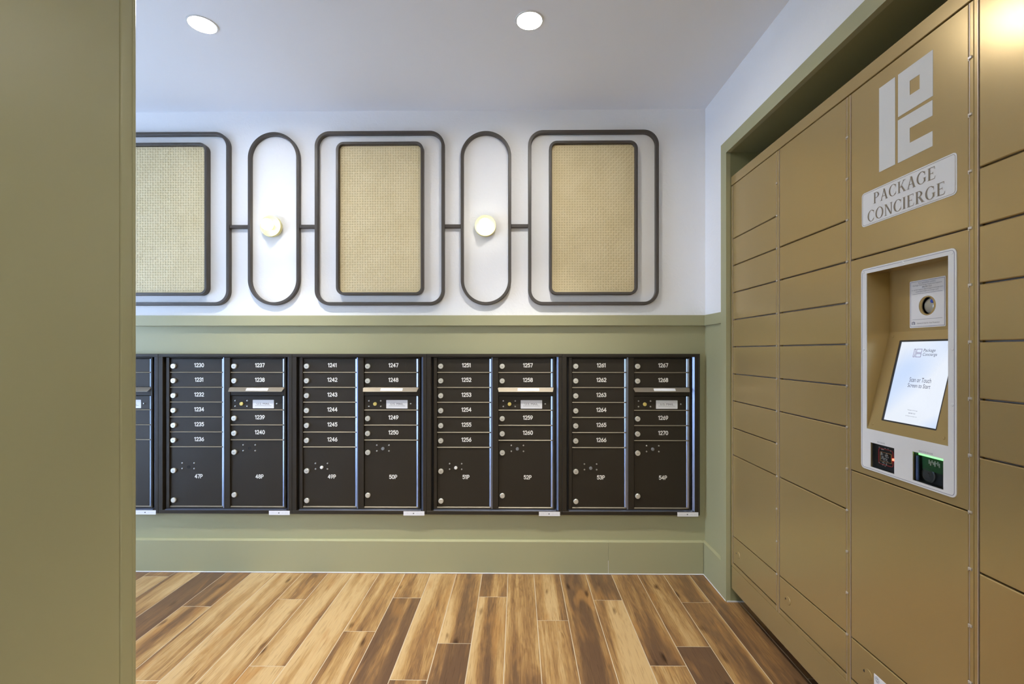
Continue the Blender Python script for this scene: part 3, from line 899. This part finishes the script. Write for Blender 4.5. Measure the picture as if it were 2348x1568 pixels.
# the kiosk's face
kt = tower[2]
d0, d1 = STRIP[2][1]-.0008, STRIP[3][0]+.0008
kz1, kz0 = zk(4)-.0022, zk(9)+.0022
BY1, BY0, BZ1, BZ0 = 1.5300, 1.2010, 1.5706, 0.9325   # white bezel
OY1, OY0, OZ1, OZ0 = 1.5066, 1.2235, 1.5545, 1.0615   # opening
CARD = (1.3964, 1.4902, 0.9442, 1.0205)
BARC = (1.2372, 1.3332, 0.9448, 1.0252)
def rect(a, b, c_, d_): return [(a, c_), (b, c_), (b, d_), (a, d_)]
m = MB(); m.plate(right, [rect(d1, d0, kz0, kz1), rect(OY0-.004, OY1+.004, OZ0-.004, OZ1+.004), rect(CARD[0]-.002, CARD[1]+.002, CARD[2]-.002, CARD[3]+.002), rect(BARC[0]-.002, BARC[1]+.002, BARC[2]-.002, BARC[3]+.002)], -.006, 0.0)
face = build('face_panel', m, M['gold'], kt)
m = MB(); m.plate(right, [rr(BY0, BY1, BZ0, BZ1, .014, 6), rect(OY0, OY1, OZ0, OZ1), rect(*CARD), rect(*BARC)], 0.0002, .0022)
bez = build('bezel', m, M['bezel'], kt)
m = MB(); m.ring(right, BY0+.0045, BY1-.0045, BZ0+.0045, BZ1-.0045, .010, .0011, .0021, .0026, 0, 6)
build('border_line', m, M['bezel_line'], bez)
for u, v in ((BY0+.011, BZ1-.011), (BY1-.011, BZ1-.011), (1.3655, BZ1-.0085), (BY0+.011, 1.313), (BY0+.011, 1.17), (BY1-.0115, 1.313)):
    m = MB(); m.lathe(right, u, v, [(.0045, .0022), (.004, .0034), (.001, .0040)], 12)
    build('screw_cap', m, M['bezel'], bez)
# recess: soffit, side walls, upright back and the tilted lower panel
XB, KZ = 1.1855, 1.367
m = MB()
T = .003
def sheet(pts, n):                        # a folded sheet of thickness T
    n = Vector(n).normalized()*T
    m.loop_slab([[Vector(p) for p in pts], [Vector(p) + n for p in pts]])
sheet([(XL, OY1, OZ1), (XL, OY1, OZ0), (XB, OY1, KZ), (XB, OY1, OZ1+.004)], (0, 1, 0))
sheet([(XL, OY0, OZ1), (XB, OY0, OZ1+.004), (XB, OY0, KZ), (XL, OY0, OZ0)], (0, -1, 0))
sheet([(XL, OY1, OZ1), (XB, OY1, OZ1+.004), (XB, OY0, OZ1+.004), (XL, OY0, OZ1)], (0, 0, 1))
CAMU, CAMV = 1.3684, 1.4391
ub = lambda u, v, d: (XB - d, u, v)
m.plate(ub, [rect(OY0, OY1, KZ, OZ1+.004), [(CAMU+.0205*math.cos(a), CAMV+.0245*math.sin(a)) for a in [2*math.pi*k/28 for k in range(28)]]], -T, 0)
build('recess', m, M['gold'], kt)
tl = math.hypot(XB-XL, KZ-OZ0)
tv = Vector((XB-XL, 0, KZ-OZ0))/tl; tn = Vector((-tv.z, 0, tv.x))
def tilt(u, s, d):                        # s up the tilted panel from its lower edge
    p = Vector((XL, u, OZ0)) + tv*s + tn*d
    return tuple(p)
SY0, SY1 = 1.2685, 1.4590
SS0, SS1 = .0335, .2865
m = MB(); m.plate(tilt, [rect(OY0, OY1, 0, tl), rr(SY0, SY1, SS0, SS1, .003, 3)], -T, 0)
pan = build('console', m, M['gold'], kt)
m = MB()
for u, s_ in ((OY1-.018, .018), (OY0+.019, .018), (OY1-.018, tl-.014)):
    m.lathe(tilt, u, s_, [(.0042, 0), (.0038, .001), (.001, .0014)], 12)
build('screw', m, M['gold'], pan)
m = MB(); m.slab(tilt, SY0-.004, SY1+.004, SS0-.004, SS1+.004, -.014, -.006)
m.ring(tilt, SY0, SY1, SS0, SS1, 0, .0045, -.006, -.0012)
scr = build('touchscreen', m, M['board'], kt)
m = MB(); m.slab(tilt, SY0+.0045, SY1-.0045, SS0+.0045, SS1-.0045, -.0058, -.0040)
build('display', m, M['screen'], scr, tilt((SY0+SY1)/2, (SS0+SS1)/2, -.004))
def s_of(z): return (z - OZ0)/tv.z
m = MB(); dd = -.0036
def line(pts, w):
    for (a, b), (c_, e_) in zip(pts, pts[1:]):
        if abs(a-c_) > abs(b-e_): m.flat(tilt, rect(min(a, c_)-w/2, max(a, c_)+w/2, b-w/2, b+w/2), dd)
        else: m.flat(tilt, rect(a-w/2, a+w/2, min(b, e_)-w/2, max(b, e_)+w/2), dd)
lz0, lz1 = s_of(1.2912), s_of(1.3142); w_ = .0014
def boxl(a, b, c_, e_): line([(a, c_), (b, c_), (b, e_), (a, e_), (a, c_)], w_)
boxl(1.3965, 1.4015, lz0, lz1)
boxl(1.3755, 1.3925, (lz0+lz1)/2+.0012, lz1)
line([(1.3755, lz0), (1.3925, lz0), (1.3925, (lz0+lz1)/2-.0020), (1.3755, (lz0+lz1)/2-.0020), (1.3755, lz0)], w_)
build('screen_emblem', m, M['screen_logo'], scr, recalc=False)
m = MB()
put_text(m, tilt, 'Package', 1.3500, s_of(1.3092), .0385, dd, .0118, True)
put_text(m, tilt, 'Concierge', 1.3465, s_of(1.2975), .0465, dd, .0118, True)
put_text(m, tilt, 'Scan or Touch', 1.3585, s_of(1.2250), .0725, dd, .0135, True)
put_text(m, tilt, 'Screen to Start', 1.3585, s_of(1.2085), .0755, dd, .0120, True)
for tx, z_, w in (('Package Concierge', 1.1375, .0330), ('888.989.7225', 1.1290, .0230), ('packageconcierge.com', 1.1205, .0385)):
    put_text(m, tilt, tx, 1.3605, s_of(z_), w, dd, .0030, True)
build('screen_text', m, M['screen_ink'], scr, recalc=False)
# camera behind its sticker
m = MB()
m.lathe(ub, CAMU, CAMV, [(.030, -.022), (.030, -.0185), (.0245, -.0185)], 28)
m.m = 1; m.lathe(ub, CAMU, CAMV, [(.0235, -.0185), (.022, -.010), (.017, -.006), (.009, -.004), (.001, -.0035)], 28)
m.m = 2; m.lathe(ub, CAMU-.010, CAMV+.012, [(.007, -.0075), (.005, -.0035), (.001, -.003)], 14)
build('camera_lens', m, [M['board'], M['lens'], M['lens_blue']], kt)
m = MB()
ell = lambda a, b: [(CAMU+a*math.cos(t), CAMV+b*math.sin(t)) for t in [2*math.pi*k/32 for k in range(32)]]
KY0, KY1, KZ0, KZ1 = 1.3095, 1.4282, 1.3765, 1.5162
m.plate(ub, [rr(KY0, KY1, KZ0, KZ1, .003, 3), ell(.0285, .0285)], .0001, .0008)
st = build('info_sticker', m, M['sticker'], kt)
m = MB(); m.ring(ub, KY0+.0028, KY1-.0028, KZ0+.0028, KZ1-.0028, 0, .0012, .0008, .0011)
for z_ in (1.4765, 1.4008): m.slab(ub, KY0+.010, KY1-.010, z_-.0004, z_+.0004, .0008, .0011)
m.m = 1
for tx, z_, w in (('For assistance contact', 1.5080, .056), ('Package Concierge Technical Support', 1.5010, .096), ('888.989.7225', 1.4950, .032),
                  ('or email support@packageconcierge.com', 1.4885, .104), ('www.packageconcierge.com', 1.4825, .076)):
    put_text(m, ub, tx, 1.3690, z_, w, .0012, .0046, True)
put_text(m, ub, 'Camera In Use for Your Protection', 1.3650, 1.3895, .074, .0012, .0042, True)
m.m = 0
m.slab(ub, 1.4095, 1.4205, 1.3860, 1.3935, .0008, .0012); m.slab(ub, 1.4125, 1.4175, 1.3935, 1.3950, .0008, .0012)
m.m = 2; m.lathe(ub, 1.4150, 1.3897, [(.0028, .0011), (.0028, .0014)], 14)
m.m = 0; m.lathe(ub, 1.4150, 1.3897, [(.0014, .0013), (.0014, .0016)], 12)
build('sticker_print', m, [M['bezel_line'], M['ink_soft'], M['sticker']], st, recalc=False)
# the two reader windows
def window_box(name, R, depth):
    a, b, c_, e_ = R
    m = MB()
    m.ring(right, a-.0018, b+.0018, c_-.0018, e_+.0018, 0, .0018, -depth, -.0062)
    m.slab(right, a-.0018, b+.0018, c_-.0018, e_+.0018, -depth-.002, -depth)
    r = build(name, m, M['board'], kt)
    g = MB(); g.slab(right, a-.0005, b+.0005, c_-.0005, e_+.0005, -.0028, -.0014)
    build('pane', g, M['pane'], r)
    return r
cr = window_box('card_reader', CARD, .010)
m = MB(); cy, cz = 1.4410, .9835
m.m = 0; m.ring(right, cy-.0270, cy+.0300, cz-.0250, cz+.0250, .008, .0018, -.0098, -.0085, 0, 4)
m.m = 1; m.ring(right, cy-.0215, cy+.0235, cz-.0150, cz+.0140, .002, .0012, -.0098, -.0085, 0, 3)
m.m = 2
rnd = random.Random(3)
for _ in range(46):
    u = cy + rnd.uniform(-.0085, .0200); v = cz + rnd.choice((-1, 1, 0, 0, 0))*0.0195 + rnd.uniform(-.0100, .0095)*0.9
    w = rnd.uniform(.0008, .0022); h = rnd.uniform(.0008, .002)
    if abs(abs(v-cz)-.0145) < .002: continue
    m.slab(right, u-w, u+w, v-h, v+h, -.0098, -.0082)
for u, v in ((cy+.027, cz+.026), (cy+.027, cz-.022), (cy-.018, cz+.0235)):
    m.lathe(right, u, v, [(.0018, -.0098), (.0014, -.0080)], 8)
build('reader_circuit', m, [M['red_track'], M['orange_track'], M['chip']], cr)
m = MB(); m.slab(right, cy-.0325, cy-.0270, cz-.0035, cz+.0030, -.0095, -.0050, .001)
build('red_light', m, M['red_led'], cr)
bc = window_box('barcode_reader', BARC, .020)
a, b, c_, e_ = BARC
m = MB(); m.slab(right, 1.2550, 1.3190, e_-.046, e_-.006, -.0185, -.014)
build('circuit_board', m, M['pcb'], bc)
for i in range(8):
    u = 1.2640+i*.0044; m = MB(); m.slab(right, u, u+.0028, e_-.030+(i % 3)*.004, e_-.019+(i % 2)*.004, -.014, -.0125)
    build('chip', m, M['chip'], bc)
m = MB(); m.slab(right, a+.001, b-.004, e_-.0085, e_-.0010, -.0190, -.0110, .001)
build('green_light', m, M['green_led'], bc)
m = MB(); yc_ = b-.0048
m.loop_slab([[right(yc_+.0034*math.cos(t), z_, -.0085+.0034*math.sin(t)) for t in [2*math.pi*k/12 for k in range(12)]] for z_ in (c_+.001, e_-.011)])
build('cable', m, M['blue_tube'], bc)
m = MB(); m.lathe(right, 1.3010, c_+.022, [(.021, -.0195), (.021, -.015), (.018, -.0135), (.017, -.015), (.006, -.015), (.005, -.0135), (.001, -.0130)], 24)
build('scan_lens', m, M['dial'], bc)
m = MB()
put_text(m, right, 'RFID READER', (CARD[0]+CARD[1])/2+.003, CARD[3]+.0065, .030, .0025, .0040, True)
put_text(m, right, 'BARCODE READER', (BARC[0]+BARC[1])/2+.004, BARC[3]+.0060, .044, .0025, .0042, True)
build('bezel_print', m, M['ink_soft'], bez, recalc=False)

# emblem
ld = lambda pts: [(u, v) for u, v in pts]
m = MB()
m.poly(right, rect(1.3950, 1.4562, 1.8580, 2.1160), .0001, .0008)
m.plate(right, [rect(1.2696, 1.3845, 1.9918, 2.1156), rect(1.3109, 1.3437, 2.0337, 2.0743)], .0001, .0008)
m.poly(right, [(1.3852, 1.9822), (1.2704, 1.9812), (1.2704, 1.9395), (1.3438, 1.9405), (1.3438, 1.8985), (1.2704, 1.8980), (1.2704, 1.8576), (1.3852, 1.8574)], .0001, .0008)
build('emblem', m, M['vinyl'], kt)
# sign plate with serif capitals drawn as thick and thin strokes
GY0, GY1, GZ0, GZ1 = 1.2005, 1.5283, 1.7055, 1.8135
m = MB(); m.slab(right, GY0, GY1, GZ0, GZ1, .0001, .0012, .0002, .011, 6)
sg = build('sign_plate', m, M['bezel'], kt)
m = MB(); m.ring(right, GY0+.0035, GY1-.0035, GZ0+.0035, GZ1-.0035, .0085, .0009, .0011, .0015, 0, 6)

TH, TN, SF = .125, .045, .032            # stem, hairline, serif thickness of a unit-high capital
def q(a, b, c_, d_): return [(a, c_), (b, c_), (b, d_), (a, d_)]
def stem(x, w, y0=0., y1=1., e=.065): return [q(x, x+w, y0, y1), q(x-e, x+w+e, y0, y0+SF), q(x-e, x+w+e, y1-SF, y1)]
def arc(cx, cy, rx, ry, tx, ty, a0, a1, n=24):
    out = []
    for k in range(n):
        t0, t1 = math.radians(a0+(a1-a0)*k/n), math.radians(a0+(a1-a0)*(k+1)/n)
        out.append([(cx+rx*math.cos(t0), cy+ry*math.sin(t0)), (cx+rx*math.cos(t1), cy+ry*math.sin(t1)),
                    (cx+(rx-tx)*math.cos(t1), cy+(ry-ty)*math.sin(t1)), (cx+(rx-tx)*math.cos(t0), cy+(ry-ty)*math.sin(t0))])
    return out
def dia(x0, y0, x1, y1, w): return [[(x0, y0), (x0+w, y0), (x1+w, y1), (x1, y1)]]
GL = {
 'I': (.30, stem(.09, TH)),
 'P': (.60, stem(.09, TH) + arc(.25, .725, .31, .275, .12, .045, -90, 90, 16) + [q(.20, .26, .955, 1.), q(.20, .26, .45, .495)]),
 'R': (.70, stem(.09, TH) + arc(.25, .74, .30, .26, .12, .045, -90, 90, 16) + [q(.20, .26, .955, 1.), q(.20, .26, .48, .525)] + dia(.54, 0, .26, .50, .14) + [q(.50, .74, 0, SF)]),
 'E': (.62, stem(.09, TH) + [q(.2, .52, 1-.045, 1.), q(.2, .55, 0, .045), q(.2, .42, .485, .53)] + [[(.52, 1.), (.555, 1.), (.555, .80), (.535, .80)], [(.55, 0), (.60, .22), (.575, .22), (.51, 0)], [(.41, .60), (.435, .60), (.435, .41), (.41, .41)]]),
 'A': (.74, dia(.09, 0, .37, 1., .05) + dia(.56, 0, .31, 1., .13) + [q(.20, .56, .33, .375), q(.02, .25, 0, SF), q(.50, .75, 0, SF)]),
 'N': (.76, [q(.10, .15, 0, 1.), q(.62, .67, 0, 1.), q(.02, .24, 0, SF), q(.53, .75, 1-SF, 1.), q(.02, .16, 1-SF, 1.)] + dia(.56, 0, .08, 1., .125)),
 'K': (.72, stem(.09, TH) + dia(.22, .42, .54, 1., .055) + dia(.56, 0, .29, .55, .14) + [q(.46, .70, 1-SF, 1.), q(.50, .76, 0, SF)]),
 'O': (.80, arc(.40, .5, .37, .52, .125, .045, 0, 360, 40)),
 'C': (.72, arc(.40, .5, .37, .52, .125, .045, 42, 318, 34) + [q(.635, .66, .66, .94), q(.635, .66, .12, .30)]),
 'G': (.78, arc(.40, .5, .37, .52, .125, .045, 42, 318, 34) + [q(.635, .66, .66, .94), q(.585, .70, .10, .44), q(.52, .76, .44-SF, .44)]),
}
def serif_line(txt, y_left, y_right, zbase, h):
    adv = [GL[ch][0] for ch in txt]; gap = .055
    tot = sum(adv) + gap*(len(txt)-1); k = (y_left-y_right)/tot; x = 0
    for ch, w in zip(txt, adv):
        for pl in GL[ch][1]:
            m.flat(right, [(y_left-(x+a)*k, zbase+b*h) for a, b in pl], .0016 + len(m.f)*1e-6)
        x += w + gap
serif_line('PACKAGE', 1.4790, 1.2600, 1.7675, .0335)
serif_line('CONCIERGE', 1.5035, 1.2320, 1.7165, .0340)
build('sign_lettering', m, M['sign_ink'], sg, recalc=False)
# certification sticker on the lowest kiosk door
m = MB(); m.slab(right, 1.4020, 1.4770, .2450, .3020, .0001, .0007)
cs = build('approval_sticker', m, M['sticker'], kt)
m = MB()
cu_, cv_ = 1.4640, .2895
for r1, r0 in ((.0090, .0080), (.0062, .0050)):
    pts = [2*math.pi*k/24 for k in range(25)]
    for t0, t1 in zip(pts, pts[1:]):
        m.flat(right, [(cu_+r1*math.cos(t0), cv_+r1*math.sin(t0)), (cu_+r1*math.cos(t1), cv_+r1*math.sin(t1)), (cu_+r0*math.cos(t1), cv_+r0*math.sin(t1)), (cu_+r0*math.cos(t0), cv_+r0*math.sin(t0))], .0010)
m.flat(right, rect(cu_-.0008, cu_+.0008, cv_-.008, cv_+.003), .0011)
m.flat(right, rect(cu_-.003, cu_+.003, cv_+.002, cv_+.0036), .0011)
for i in range(3): m.flat(right, rect(1.408, 1.450, .262+i*.008, .2645+i*.008), .0010)
build('sticker_print', m, M['ink_soft'], cs, recalc=False)
# continuous header above and plinth below the four columns
m = MB(); m.slab(right, EDGE[4], EDGE[0], Z0+.0012, Z_TOP, -.45, 0.0006, 0.0015)
tag(build('locker_header', m, M['gold'], None, (XL, 1.6, Z0)), 'long gold header panel along the top of the parcel lockers', 'panel')
m = MB(); m.slab(right, EDGE[4], EDGE[0]-.006, Z_BASE, Z_FR0-.0008, -.40, 0.0006, 0.0015)
for u in (.80, 1.20, 1.60, 2.0, 2.38):
    m.box((XL+.10, u-.02, 0.0008), (XL+.14, u+.02, Z_BASE+.01)); m.box((XL+.34, u-.02, 0.0008), (XL+.38, u+.02, Z_BASE+.01))
tag(build('locker_plinth', m, M['gold'], None, (XL, 1.6, 0)), 'long plain gold base panel under the parcel lockers, just off the floor', 'panel')
